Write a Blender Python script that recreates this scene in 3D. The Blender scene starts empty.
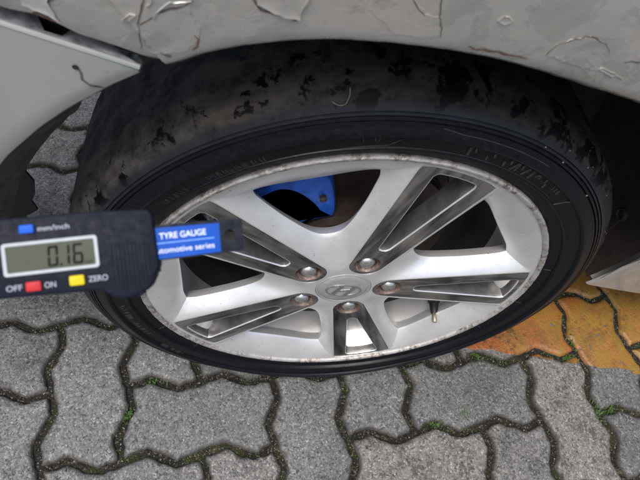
import bpy, bmesh, math, random
from math import sin, cos, pi, radians as rad, hypot, atan2, degrees
from mathutils import Vector, Matrix, noise, geometry
random.seed(11)
S = bpy.context.scene
COL = S.collection

# ------------------------------------------------------------------ camera
cd = bpy.data.cameras.new('camera')
cam = bpy.data.objects.new('camera', cd); COL.objects.link(cam)
cam.location = (-0.129609, -0.297392, 0.859843)
cam.rotation_euler = (0.588448, -0.139327, -0.074638)
cd.sensor_width = 36.0
cd.lens = 537.1036 / 640 * 36
cd.clip_start = 0.01; cd.clip_end = 500
cd.dof.use_dof = True
cd.dof.focus_distance = 0.70
cd.dof.aperture_fstop = 15
S.camera = cam

# ------------------------------------------------------------------ sky, sun, exposure (overcast)
SUN_EL, SUN_AZ = rad(65), rad(213)      # azimuth clockwise from +y
w = bpy.data.worlds.new('World'); S.world = w; w.use_nodes = True
wn = w.node_tree; wn.nodes.clear()
sky = wn.nodes.new('ShaderNodeTexSky'); sky.sky_type = 'NISHITA'; sky.sun_disc = False
sky.sun_elevation = SUN_EL; sky.sun_rotation = SUN_AZ
sky.air_density = 1.0; sky.dust_density = 4.5; sky.ozone_density = 1.0; sky.altitude = 0
bg = wn.nodes.new('ShaderNodeBackground'); bg.inputs[1].default_value = 0.12
wo = wn.nodes.new('ShaderNodeOutputWorld')
wn.links.new(sky.outputs[0], bg.inputs[0]); wn.links.new(bg.outputs[0], wo.inputs[0])
sd = bpy.data.lights.new('sun', 'SUN'); sd.energy = 1.5; sd.angle = rad(24); sd.color = (1.0, 0.98, 0.96)
sun = bpy.data.objects.new('sun', sd); COL.objects.link(sun)
sv = Vector((sin(SUN_AZ) * cos(SUN_EL), cos(SUN_AZ) * cos(SUN_EL), sin(SUN_EL)))
sun.rotation_euler = sv.to_track_quat('Z', 'Y').to_euler(); sun.location = sv * 6
vs = S.view_settings
vs.view_transform = 'Standard'; vs.look = 'None'; vs.gamma = 1; vs.use_curve_mapping = False; vs.exposure = 0.76

# ------------------------------------------------------------------ material helpers
class NT:
    def __init__(s, name):
        s.m = bpy.data.materials.new(name); s.m.use_nodes = True
        s.t = s.m.node_tree; s.n = s.t.nodes; s.b = s.n['Principled BSDF']
    def node(s, t, **kw):
        n = s.n.new(t)
        for k, v in kw.items(): setattr(n, k, v)
        return n
    def link(s, a, b): s.t.links.new(a, b)
    def val(s, inp, v):
        if isinstance(v, (int, float)): inp.default_value = v
        elif isinstance(v, tuple): inp.default_value = v if len(v) == 4 or len(inp.default_value) == 3 else (*v, 1)
        else: s.link(v, inp)
    def coords(s, which='Object', scale=(1, 1, 1), rot=(0, 0, 0)):
        if which == 'World': o = s.node('ShaderNodeNewGeometry').outputs['Position']
        else: o = s.node('ShaderNodeTexCoord').outputs[which]
        mp = s.node('ShaderNodeMapping'); mp.inputs['Scale'].default_value = scale; mp.inputs['Rotation'].default_value = rot
        s.link(o, mp.inputs[0]); return mp.outputs[0]
    def noise(s, co, scale, detail=4, rough=0.55, dist=0.0):
        n = s.node('ShaderNodeTexNoise'); s.link(co, n.inputs['Vector'])
        n.inputs['Scale'].default_value = scale; n.inputs['Detail'].default_value = detail
        n.inputs['Roughness'].default_value = rough; n.inputs['Distortion'].default_value = dist
        return n.outputs[0]
    def voro(s, co, scale, feature='F1', out='Distance', rnd=1.0):
        n = s.node('ShaderNodeTexVoronoi', feature=feature); s.link(co, n.inputs['Vector'])
        n.inputs['Scale'].default_value = scale; n.inputs['Randomness'].default_value = rnd
        return n.outputs[out]
    def ramp(s, f, stops, interp='LINEAR'):
        n = s.node('ShaderNodeValToRGB'); n.color_ramp.interpolation = interp
        e = n.color_ramp.elements
        while len(e) < len(stops): e.new(0.5)
        for el, (p, c) in zip(e, stops):
            el.position = p
            el.color = (c, c, c, 1) if isinstance(c, (int, float)) else (*c, 1)
        s.link(f, n.inputs[0]); return n.outputs[0]
    def mix(s, f, a, b, mode='MIX'):
        n = s.node('ShaderNodeMix', data_type='RGBA', blend_type=mode)
        s.val(n.inputs[0], f)
        for i, v in ((6, a), (7, b)):
            if isinstance(v, (int, float)): v = (v, v, v)
            s.val(n.inputs[i], v)
        return n.outputs[2]
    def math(s, op, a, b=0.0, clamp=False):
        n = s.node('ShaderNodeMath', operation=op, use_clamp=clamp); s.val(n.inputs[0], a); s.val(n.inputs[1], b); return n.outputs[0]
    def sep(s, co):
        n = s.node('ShaderNodeSeparateXYZ'); s.link(co, n.inputs[0]); return n.outputs
    def bump(s, h, strength, dist):
        n = s.node('ShaderNodeBump'); n.inputs['Strength'].default_value = strength; n.inputs['Distance'].default_value = dist
        s.link(h, n.inputs['Height']); s.link(n.outputs[0], s.b.inputs['Normal'])
    def set(s, col=None, rough=None, metal=None, spec=None, coat=None, emit=None):
        if col is not None: s.val(s.b.inputs['Base Color'], col)
        if rough is not None: s.val(s.b.inputs['Roughness'], rough)
        if metal is not None: s.val(s.b.inputs['Metallic'], metal)
        if spec is not None: s.val(s.b.inputs['Specular IOR Level'], spec)
        if coat is not None: s.val(s.b.inputs['Coat Weight'], coat)
        return s.m

def plain(name, col, rough=0.5, metal=0.0, nscale=300, namp=0.25, bump=0.0, spec=0.5):
    k = NT(name); co = k.coords('Object')
    f = k.noise(co, nscale, 4, 0.6)
    c = k.mix(k.ramp(f, [(0.3, 0.0), (0.7, 1.0)]), tuple(x * (1 - namp) for x in col), tuple(min(1, x * (1 + namp)) for x in col))
    if bump: k.bump(f, bump, 0.0006)
    return k.set(c, k.ramp(k.noise(co, nscale * .4, 3), [(0.3, max(.03, rough - .1)), (0.7, min(1, rough + .12))]), metal, spec)

# concrete paver
def m_concrete():
    k = NT('concrete_paver'); co = k.coords('World')
    oi = k.node('ShaderNodeObjectInfo').outputs['Random']
    wco = k.node('ShaderNodeVectorMath', operation='ADD')
    k.link(co, wco.inputs[0])
    dn = k.node('ShaderNodeTexNoise'); k.link(co, dn.inputs['Vector']); dn.inputs['Scale'].default_value = 260; dn.inputs['Detail'].default_value = 3
    sc = k.node('ShaderNodeVectorMath', operation='SCALE'); k.link(dn.outputs[1], sc.inputs[0]); sc.inputs['Scale'].default_value = 0.0016
    k.link(sc.outputs[0], wco.inputs[1]); wc = wco.outputs[0]
    v1 = k.voro(wc, 330, out='Color'); v1 = k.sep(v1)[0]
    v2 = k.voro(wc, 620, out='Color'); v2 = k.sep(v2)[1]
    d1 = k.voro(wc, 330)
    grain = k.mix(0.45, v1, v2)
    c = k.ramp(grain, [(0.08, (.046, .046, .048)), (0.28, (.105, .106, .106)), (0.55, (.155, .156, .154)), (0.78, (.212, .213, .208)), (0.97, (.38, .377, .365))])
    big = k.noise(co, 14, 5, .6); med = k.noise(co, 60, 4, .6)
    c = k.mix(k.ramp(big, [(0.35, 0.0), (0.7, .45)]), c, k.mix(1.0, c, (.62, .62, .60), 'MULTIPLY'))
    c = k.mix(k.ramp(med, [(0.42, 0.0), (0.62, .3)]), c, (.16, .157, .15))
    pit = k.ramp(k.noise(co, 105, 4, .65), [(0.33, 1.0), (0.40, 0.0)])
    c = k.mix(k.math('MULTIPLY', pit, .8), c, (.035, .034, .033))
    pit2 = k.math('MULTIPLY', k.ramp(k.noise(co, 150, 5, .7), [(0.50, 0.0), (0.56, 1.0)]), k.math('MULTIPLY', k.ramp(k.noise(co, 24, 3, .55), [(0.50, 0.0), (0.60, 1.0)]), k.ramp(oi, [(0.35, .15), (0.6, .85)])))
    c = k.mix(k.math('MULTIPLY', pit2, .75), c, (.030, .030, .030))
    wh = k.ramp(k.voro(co, 95), [(0.0, 1.0), (0.1, 0.0)])
    c = k.mix(k.math('MULTIPLY', wh, .55), c, (.6, .59, .56))
    tint = k.ramp(oi, [(0, (.74, .755, .76)), (.35, (.98, .98, .97)), (.7, (1.12, 1.08, 1.02)), (1, (.86, .87, .87))])
    c = k.mix(1.0, c, tint, 'MULTIPLY')
    c = k.mix(k.ramp(k.noise(co, 5, 6, .65, .5), [(0.52, 0.0), (0.68, .5)]), c, k.mix(1.0, c, (.60, .585, .56), 'MULTIPLY'))
    ga = k.node('ShaderNodeAttribute'); ga.attribute_name = 'grime'
    c = k.mix(k.ramp(k.math('ADD', ga.outputs['Fac'], k.math('MULTIPLY', k.math('SUBTRACT', med, .5), 1.3)), [(0.35, 0.0), (0.95, .75)]), c, (.038, .034, .028))
    h = k.math('ADD', k.math('MULTIPLY', d1, -.7), k.math('ADD', k.noise(co, 480, 4, .7), k.math('ADD', k.math('MULTIPLY', pit, -.9), k.math('MULTIPLY', pit2, -.9))))
    k.bump(h, 0.55, 0.0014)
    return k.set(c, k.ramp(grain, [(0, .75), (1, .5)]), 0, .35)
def m_dirt():
    k = NT('joint_dirt'); co = k.coords('World')
    a = k.noise(co, 160, 6, .7); b = k.noise(co, 22, 4, .6); v = k.sep(k.voro(co, 420, out='Color'))[0]
    c = k.ramp(a, [(0.28, (.006, .0055, .0046)), (0.5, (.019, .017, .0135)), (0.75, (.048, .042, .033))])
    c = k.mix(k.ramp(b, [(0.50, 0.0), (0.64, .65)]), c, (.036, .042, .012))
    c = k.mix(k.ramp(v, [(0.86, 0.0), (0.95, .6)]), c, (.17, .15, .125))
    k.bump(k.math('ADD', a, k.math('MULTIPLY', k.voro(co, 420), -.8)), 1.0, 0.004)
    return k.set(c, .85, 0, .3)
def m_paint():
    k = NT('orange_marking_paint'); co = k.coords('World')
    n1 = k.noise(co, 9, 4, .6); n2 = k.noise(co, 38, 5, .65); n3 = k.noise(co, 190, 4, .7)
    c = k.mix(k.ramp(k.math('ADD', k.math('MULTIPLY', n1, .8), k.math('MULTIPLY', k.sep(co)[0], .8)), [(0.68, 0.0), (0.80, 1.0)]), (.27, .080, .018), (.245, .145, .024))
    c = k.mix(k.ramp(n2, [(0.35, .55), (0.6, 0.0)]), c, (.30, .105, .040))
    c = k.mix(k.ramp(n2, [(0.62, 0.0), (0.72, .6)]), c, (.17, .08, .014))
    pit = k.ramp(n3, [(0.30, 1.0), (0.36, 0.0)])
    v = k.ramp(k.voro(co, 90), [(0.25, 1.0), (0.42, 0.0)])
    blot = k.ramp(k.noise(co, 17, 3, .5), [(0.54, 0.0), (0.60, 1.0)])
    vd = k.node('ShaderNodeVectorMath', operation='DISTANCE'); k.link(co, vd.inputs[0]); vd.inputs[1].default_value = (.345, .078, 0)
    blot = k.math('MAXIMUM', k.math('MULTIPLY', blot, .5), k.ramp(vd.outputs['Value'], [(0.035, 1.0), (0.075, 0.0)]))
    pit = k.math('MAXIMUM', pit, k.math('MULTIPLY', v, blot), True)
    c = k.mix(k.math('MULTIPLY', pit, .85), c, (.10, .028, .008))
    c = k.mix(k.ramp(k.noise(co, 24, 7, .75), [(0.48, 0.0), (0.64, .65)]), c, (.115, .070, .028))
    k.bump(k.math('ADD', n3, k.math('MULTIPLY', n2, .6)), .8, 0.002)
    x, y, _z = k.sep(co)
    d = k.math('ADD', k.math('SUBTRACT', y, .0485), k.math('MULTIPLY', x, .17))
    edge = k.math('ADD', k.math('ADD', k.math('MULTIPLY', k.noise(co, 35, 5, .65), .030), k.math('MULTIPLY', k.noise(co, 9, 2), .03)), -.031)
    al = k.math('GREATER_THAN', k.math('ADD', k.math('SUBTRACT', d, .046), edge), .0)
    chip = k.math('LESS_THAN', k.noise(co, 55, 6, .7), .63)
    k.link(k.math('MULTIPLY', al, chip), k.b.inputs['Alpha'])
    return k.set(c, k.ramp(n2, [(0.3, .2), (0.7, .42)]), 0, .5)
def m_body():
    k = NT('silver_body_paint'); co = k.coords('World')
    a = k.noise(co, 11, 5, .6, .4); b = k.noise(co, 45, 5, .65); e = k.noise(co, 24, 7, .72, .8)
    c = k.mix(k.ramp(a, [(0.42, 0.0), (0.58, 1.0)]), (.405, .405, .372), (.51, .492, .452))
    c = k.mix(k.ramp(e, [(0.505, 0.0), (0.52, .5)]), c, (.56, .54, .50))
    c = k.mix(k.ramp(k.noise(co, 28, 6, .7), [(0.62, 0.0), (0.74, .5)]), c, (.22, .18, .14))
    c = k.mix(k.ramp(k.noise(co, 260, 4, .65), [(0.68, 0.0), (0.74, .6)]), c, (.13, .11, .09))
    k.bump(k.math('ADD', k.math('MULTIPLY', k.noise(co, 16, 3, .5), 1.6), k.math('ADD', k.math('MULTIPLY', b, .3), k.ramp(e, [(0.505, 0.0), (0.52, .22)]))), .26, .004)
    return k.set(c, k.ramp(b, [(0.3, .18), (0.7, .32)]), .5, .5, .2)
def m_bumper():
    k = NT('silver_bumper_paint'); co = k.coords('World')
    a = k.noise(co, 8, 4, .55); b = k.noise(co, 240, 4, .65)
    c = k.mix(k.ramp(a, [(0.35, 0.0), (0.65, 1.0)]), (.37, .39, .375), (.42, .43, .415))
    c = k.mix(k.ramp(b, [(0.66, 0.0), (0.74, .5)]), c, (.2, .19, .17))
    k.bump(k.noise(co, 900, 2), .12, .0004)
    return k.set(c, .3, .4, .5, .2)
def m_rubber():
    # UV: x = metres round the tyre, y = metres along the section (0 outer bead)
    k = NT('tyre_rubber'); uv = k.coords('UV'); u, v, _ = k.sep(uv)
    co = k.coords('Object')
    n = k.noise(co, 45, 8, .75); f = k.noise(co, 220, 5, .7); lg = k.noise(co, 7, 3, .5)
    base = k.mix(k.ramp(f, [(0.3, 0.0), (0.75, 1.0)]), (.0024, .0028, .004), (.0075, .008, .0105))
    mps = k.node('ShaderNodeMapping'); mps.inputs['Scale'].default_value = (90, 900, 1); k.link(uv, mps.inputs[0])
    st = k.noise(mps.outputs[0], 1, 3, .6)
    base = k.mix(k.ramp(st, [(0.55, 0.0), (0.8, .5)]), base, (.018, .019, .023))
    # dust: tread dusty, shoulder scuffed, its bluish sky sheen painted in
    tread = k.ramp(v, [(0.107, 0.0), (0.114, 1.0)])
    sh = k.math('MULTIPLY', k.ramp(v, [(0.097, 0.0), (0.099, 1.0)]), k.ramp(v, [(0.108, 1.0), (0.113, 0.0)]))
    ox, oy, oz = k.sep(co)
    left = k.ramp(k.math('ADD', k.math('MULTIPLY', ox, -1.9), .5), [(0.45, .34), (0.80, 1.0)])
    dust = k.mix(k.ramp(n, [(0.35, 0.0), (0.7, 1.0)]), (.010, .010, .0105), (.078, .074, .068))
    mp = k.node('ShaderNodeMapping'); mp.inputs['Scale'].default_value = (9, 42, 1); k.link(uv, mp.inputs[0])
    bands = k.noise(mp.outputs[0], 1, 5, .6)
    dust = k.mix(k.ramp(bands, [(0.52, 0.0), (0.66, .7)]), dust, (.085, .070, .059))
    c = k.mix(k.math('MULTIPLY', k.math('MULTIPLY', tread, left), .95), base, dust)
    c = k.mix(k.math('MULTIPLY', sh, k.ramp(n, [(0.35, .45), (0.7, .95)])), c, (.019, .021, .028))
    # wet blotches on the tread
    mp2 = k.node('ShaderNodeMapping'); mp2.inputs['Scale'].default_value = (34, 30, 1); k.link(uv, mp2.inputs[0])
    wetn = k.noise(mp2.outputs[0], 1, 8, .70, .35)
    band = k.math('MULTIPLY', k.ramp(v, [(0.109, 0.0), (0.118, 1.0)]), k.ramp(v, [(0.128, 1.0), (0.150, 0.0)]))
    rgt = k.ramp(k.math('ADD', ox, .5), [(0.40, 0.0), (0.56, 1.0)])
    wetn = k.math('ADD', wetn, k.math('MULTIPLY', k.math('MULTIPLY', band, rgt), .06))
    wet = k.math('MULTIPLY', k.ramp(wetn, [(0.572, 0.0), (0.588, 1.0)]), k.ramp(v, [(0.104, 0.0), (0.110, 1.0)]))
    c = k.mix(wet, c, (.0022, .0022, .003))
    rough = k.mix(tread, k.ramp(f, [(0.3, .26), (0.7, .42)]), .9)
    rough = k.mix(wet, rough, .5)
    # fine radial scuff lines on the shoulder
    mp3 = k.node('ShaderNodeMapping'); mp3.inputs['Scale'].default_value = (240, 10, 1); k.link(uv, mp3.inputs[0])
    ser = k.math('MULTIPLY', k.noise(mp3.outputs[0], 1, 2), sh)
    k.bump(k.math('ADD', k.math('MULTIPLY', ser, .45), k.math('ADD', k.math('MULTIPLY', f, .35), k.math('MULTIPLY', n, .35))), .55, .0012)
    return k.set(c, rough, 0, k.mix(tread, .17, .07))
def m_alloy():
    k = NT('silver_alloy_paint'); co = k.coords('Object')
    a = k.noise(co, 18, 4, .6); sp = k.noise(co, 330, 2, .5); d = k.noise(co, 60, 6, .7)
    c = k.mix(k.ramp(a, [(0.35, 0.0), (0.65, 1.0)]), (.64, .64, .632), (.75, .75, .738))
    c = k.mix(k.ramp(d, [(0.60, 0.0), (0.78, .5)]), c, (.36, .33, .29))
    c = k.mix(k.ramp(k.noise(k.coords('Object', (60, 60, 240), (0, .5, 0)), 1, 5, .7), [(0.60, 0.0), (0.70, .35)]), c, (.40, .38, .36))
    c = k.mix(k.ramp(sp, [(0.735, 0.0), (0.76, .9)]), c, (.06, .055, .05))
    k.bump(k.math('ADD', d, k.math('MULTIPLY', k.noise(co, 500, 3), .3)), .12, .0006)
    return k.set(c, k.ramp(d, [(0.3, .26), (0.75, .46)]), .6, .5)
def m_lip():
    k = NT('kerbed_rim_edge'); co = k.coords('Object')
    a = k.noise(co, 150, 6, .75); b = k.noise(co, 30, 4, .6)
    c = k.ramp(a, [(0.36, (.045, .036, .030)), (0.48, (.30, .265, .235)), (0.60, (.58, .55, .52)), (0.75, (.70, .69, .68))])
    c = k.mix(k.ramp(b, [(0.42, 0.0), (0.58, .8)]), c, (.50, .49, .475))
    k.bump(a, .9, .0016)
    return k.set(c, .5, .55, .4)
def m_smoke():
    k = NT('smoked_chrome'); co = k.coords('Object'); st = k.coords('Object', (26, 26, 420), (0, .25, 0)); ln = k.coords('Object', (14, 14, 70), (0, -.1, 0))
    a = k.noise(co, 55, 6, .7); s = k.noise(st, 1, 5, .75); b = k.noise(ln, 1, 4, .6)
    c = k.mix(k.ramp(b, [(0.38, 0.0), (0.62, 1.0)]), (.16, .16, .163), (.52, .517, .51))  # pale and dark streaks in the colour imitate mirrored surroundings
    c = k.mix(k.ramp(s, [(0.52, 0.0), (0.72, .6)]), c, (.58, .575, .56))
    c = k.mix(k.ramp(a, [(0.60, 0.0), (0.74, .6)]), c, (.10, .08, .065))
    k.bump(k.math('ADD', s, k.math('MULTIPLY', a, .5)), .10, .0005)
    return k.set(c, k.ramp(a, [(0.3, .07), (0.7, .26)]), 1.0, .5)
def m_rust():
    k = NT('rusty_recess'); co = k.coords('Object')
    a = k.noise(co, 140, 5, .7); b = k.noise(co, 40, 3)
    c = k.ramp(a, [(0.3, (.05, .036, .030)), (0.52, (.17, .12, .10)), (0.75, (.40, .34, .31))])
    k.bump(a, .5, .001)
    return k.set(c, .5, .35)
def m_disc():
    k = NT('rusty_brake_iron'); co = k.coords('Object')
    a = k.noise(co, 30, 5, .65)
    c = k.ramp(a, [(0.3, (.028, .020, .017)), (0.6, (.066, .047, .038)), (0.8, (.12, .09, .072))])
    k.bump(a, .3, .001)
    return k.set(c, .55, .5)
M = {}
for nm, fn in dict(concrete=m_concrete, dirt=m_dirt, paint=m_paint, body=m_body, bumper=m_bumper, rubber=m_rubber,
                   alloy=m_alloy, lip=m_lip, smoke=m_smoke, rust=m_rust, disc=m_disc).items(): M[nm] = fn()
M['dust'] = plain('brake_dust_barrel', (.014, .0115, .0105), .7, 0, 60, .4)
M['pocket'] = plain('smoked_pocket_metal', (.22, .215, .21), .42, .85, 60, .35, .1)
M['letter'] = plain('dusty_raised_rubber', (.020, .020, .022), .6, 0, 260, .6)
M['chrome'] = plain('dull_chrome', (.55, .545, .53), .25, .9, 200, .25)
M['cap'] = plain('cap_silver_paint', (.43, .43, .425), .38, .5, 160, .12)
M['cap_mark'] = plain('cap_emblem_metal', (.30, .30, .30), .3, .7, 160, .15)
M['caliper'] = plain('blue_caliper_paint', (.012, .075, .36), .38, 0, 90, .35)
M['black'] = plain('black_plastic', (.010, .0098, .0095), .6, 0, 90, .4, .3)
M['liner'] = plain('dusty_arch_liner', (.020, .0145, .0118), .85, 0, 60, .45, .4)
M['mudlip'] = plain('muddy_brown_lip', (.060, .045, .038), .8, 0, 80, .45, .4)
M['grime'] = plain('grimy_grey_flange', (.30, .30, .325), .45, .2, 110, .6, .8)
M['filler'] = plain('bare_filler', (.40, .395, .37), .5, 0, 70, .15, .3)
M['pale'] = plain('pale_filler', (.47, .45, .42), .45, 0, 60, .15, .3)
M['crack'] = plain('crack_dirt', (.10, .085, .07), .8, 0, 300, .4)
M['rustline'] = plain('rust_stain', (.12, .062, .038), .8, 0, 250, .4)
M['moss'] = plain('moss_green', (.055, .115, .022), .7, 0, 300, .5)
M['straw'] = plain('dry_straw', (.17, .135, .08), .8, 0, 300, .3)
M['stone'] = plain('pale_grit', (.22, .205, .185), .7, 0, 200, .4)
M['valve'] = plain('valve_rubber', (.010, .010, .010), .5, 0, 100, .3)
M['brass'] = plain('dull_valve_metal', (.36, .31, .25), .4, .7, 200, .3)
M['navy'] = plain('navy_plastic', (.0022, .0044, .0120), .55, 0, 700, .25, .25, .16)
M['navy_rib'] = plain('navy_ribbed_plastic', (.005, .0082, .016), .6, 0, 700, .25, .2, .16)
M['label'] = plain('blue_label', (.0025, .060, .345), .55, 0, 60, .06, 0, .15)
M['white'] = plain('white_print', (.55, .62, .72), .5, 0, 400, .1)
M['print_line'] = plain('light_blue_print', (.16, .36, .85), .5, 0, 400, .1)
M['greyprint'] = plain('grey_print', (.22, .245, .30), .5, 0, 400, .15)
M['bezel'] = plain('pale_bezel', (.36, .40, .42), .5, 0, 200, .06, 0, .2)
M['lcd'] = plain('lcd_panel', (.062, .069, .050), .5, 0, 40, .05, 0, .12)
M['seg'] = plain('lcd_segment', (.004, .006, .005), .6, 0, 200, .1, 0, .1)
M['red'] = plain('red_button', (.42, .016, .024), .5, 0, 200, .06, 0, .2)
M['yellow'] = plain('yellow_button', (.56, .43, .008), .5, 0, 200, .06, 0, .2)
M['bluebtn'] = plain('blue_button', (.005, .085, .50), .5, 0, 200, .06, 0, .2)

# ------------------------------------------------------------------ mesh helpers
def mesh(name, V, F, mat, parent=None, smooth=True, sharp=35, uv=None, mats=None, merge=0):
    me = bpy.data.meshes.new(name); me.from_pydata([tuple(v) for v in V], [], F)
    if merge:
        bm = bmesh.new(); bm.from_mesh(me); bmesh.ops.remove_doubles(bm, verts=bm.verts, dist=merge)
        bmesh.ops.recalc_face_normals(bm, faces=bm.faces); bm.to_mesh(me); bm.free()
    if uv:
        l = me.uv_layers.new(name='UVMap')
        for p in me.polygons:
            for li, q in zip(p.loop_indices, uv[p.index]): l.data[li].uv = q
    me.materials.append(M[mat])
    if smooth:
        for p in me.polygons: p.use_smooth = True
        if sharp: me.set_sharp_from_angle(angle=rad(sharp))
    return link(name, me, parent)
def link(name, me, parent=None):
    o = bpy.data.objects.new(name, me); COL.objects.link(o); o.parent = parent; return o
def empty(name, loc=(0, 0, 0), parent=None):
    o = bpy.data.objects.new(name, None); COL.objects.link(o); o.location = loc; o.parent = parent; o.empty_display_size = .05; return o
def tag(o, label=None, cat=None, group=None, kind=None):
    for k, v in (('label', label), ('category', cat), ('group', group), ('kind', kind)):
        if v: o[k] = v
    return o
def lathe(profile, seg, a0=0, a1=2 * pi, mm=True):
    """profile (r, depth) -> wheel-local verts (x, depth, z); returns V, F, UV"""
    sc = .001 if mm else 1
    full = abs(a1 - a0 - 2 * pi) < 1e-6
    n = seg if full else seg + 1
    V, F, UV = [], [], []
    s = [0]
    for a, b in zip(profile, profile[1:]): s.append(s[-1] + hypot(b[0] - a[0], b[1] - a[1]) * sc)
    for i in range(n):
        a = a0 + (a1 - a0) * i / seg
        for r, d in profile: V.append((r * sc * cos(a), d * sc, r * sc * sin(a)))
    m = len(profile)
    for i in range(seg):
        j = (i + 1) % n
        for q in range(m - 1):
            F.append((i * m + q, j * m + q, j * m + q + 1, i * m + q + 1))
            ua, ub = a0 + (a1 - a0) * i / seg, a0 + (a1 - a0) * (i + 1) / seg
            UV.append([(ua * .31, s[q]), (ub * .31, s[q]), (ub * .31, s[q + 1]), (ua * .31, s[q + 1])])
    return V, F, UV
def inside(pt, poly):
    x, y = pt; c = False; n = len(poly); j = n - 1
    for i in range(n):
        xi, yi = poly[i]; xj, yj = poly[j]
        if (yi > y) != (yj > y) and x < (xj - xi) * (y - yi) / (yj - yi) + xi: c = not c
        j = i
    return c
def cdt(loops, keep):
    pts, edges = [], []
    for lp in loops:
        b = len(pts); pts += [Vector(p) for p in lp]; edges += [(b + i, b + (i + 1) % len(lp)) for i in range(len(lp))]
    v, e, f, *_ = geometry.delaunay_2d_cdt(pts, edges, [], 0, 1e-6)
    out = []
    for t in f:
        c = sum((v[i] for i in t), Vector((0, 0))) / len(t)
        if keep((c.x, c.y)): out.append(tuple(t))
    return [(p.x, p.y) for p in v], out
def offset(poly, d):
    """inset a ccw polygon by d"""
    n = len(poly); out = []
    for i in range(n):
        p0, p1, p2 = (Vector(poly[i - 1]), Vector(poly[i]), Vector(poly[(i + 1) % n]))
        t = (p2 - p0); t.normalize(); out.append((p1.x - t.y * d, p1.y + t.x * d))
    return out
def extrude(poly, z0, z1, bev=0.0):
    """ccw polygon -> closed solid from z0 to z1 with a rounded top edge; local xy"""
    n = len(poly); rings = [(poly, z0), (poly, z1 - bev)] if bev else [(poly, z0), (poly, z1)]
    if bev: rings += [(offset(poly, bev * .3), z1 - bev * .3), (offset(poly, bev), z1)]
    V = [(x, y, z) for lp, z in rings for x, y in lp]; F = []
    for r in range(len(rings) - 1):
        for i in range(n):
            j = (i + 1) % n; F.append((r * n + i, r * n + j, (r + 1) * n + j, (r + 1) * n + i))
    F.append(tuple(range((len(rings) - 1) * n, len(rings) * n))); F.append(tuple(reversed(range(n))))
    return V, F
def tube(path, radii, seg=8, caps=True):
    V, F = [], []
    for i, p in enumerate(path):
        p = Vector(p); a = Vector(path[max(i - 1, 0)]); b = Vector(path[min(i + 1, len(path) - 1)])
        t = (b - a).normalized(); x = t.orthogonal().normalized(); y = t.cross(x)
        r = radii[i] if isinstance(radii, (list, tuple)) else radii
        for k in range(seg): V.append(p + (x * cos(2 * pi * k / seg) + y * sin(2 * pi * k / seg)) * r)
    for i in range(len(path) - 1):
        for k in range(seg): F.append((i * seg + k, i * seg + (k + 1) % seg, (i + 1) * seg + (k + 1) % seg, (i + 1) * seg + k))
    if caps: F += [tuple(reversed(range(seg))), tuple(range((len(path) - 1) * seg, len(path) * seg))]
    return V, F
def rrect(x0, y0, x1, y1, r, n=5):
    out = []
    for cx, cy, a in ((x1 - r, y0 + r, -90), (x1 - r, y1 - r, 0), (x0 + r, y1 - r, 90), (x0 + r, y0 + r, 180)):
        for i in range(n + 1):
            t = rad(a + 90 * i / n); out.append((cx + r * cos(t), cy + r * sin(t)))
    return out
def join(parts):
    V, F = [], []
    for v, f in parts:
        b = len(V); V += list(v); F += [tuple(i + b for i in q) for q in f]
    return V, F

# ================================================================== GROUND
L, OX, OY, ROT = 0.1125, -0.398989, -0.125721, 0.052078
CR, SR = cos(ROT), sin(ROT)
def lat(i, j): return (OX + L * (CR * i - SR * j), OY + L * (SR * i + CR * j))
ground = mesh('ground', [(-60, -60, -.0075), (60, -60, -.0075), (60, 60, -.0075), (-60, 60, -.0075)], [(0, 1, 2, 3)], 'dirt', smooth=False)
tag(ground, 'dark gritty soil filling the joints between the pavers', kind='structure')
AMP = .088
def hwave(t):
    pts = [(0, 0), (.33, AMP), (.69, -AMP), (1, 0)]
    def lin(t):
        t = t % 1
        for (a, b), (c, d) in zip(pts, pts[1:]):
            if t <= c: return b + (d - b) * (t - a) / (c - a)
        return 0
    return sum(lin(t + k * .008) for k in range(-3, 4)) / 7
NS = 16
def paver_outline(w_, h_):
    P = []
    for a in range(w_ * NS): t = a / NS; P.append((t, hwave(t)))
    for a in range(h_ * NS): t = a / NS; P.append((w_ - hwave(t), t))
    for a in range(w_ * NS, 0, -1): t = a / NS; P.append((t, h_ + hwave(t)))
    for a in range(h_ * NS, 0, -1): t = a / NS; P.append((-hwave(t), t))
    return [(x * L, y * L) for x, y in P]
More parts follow.
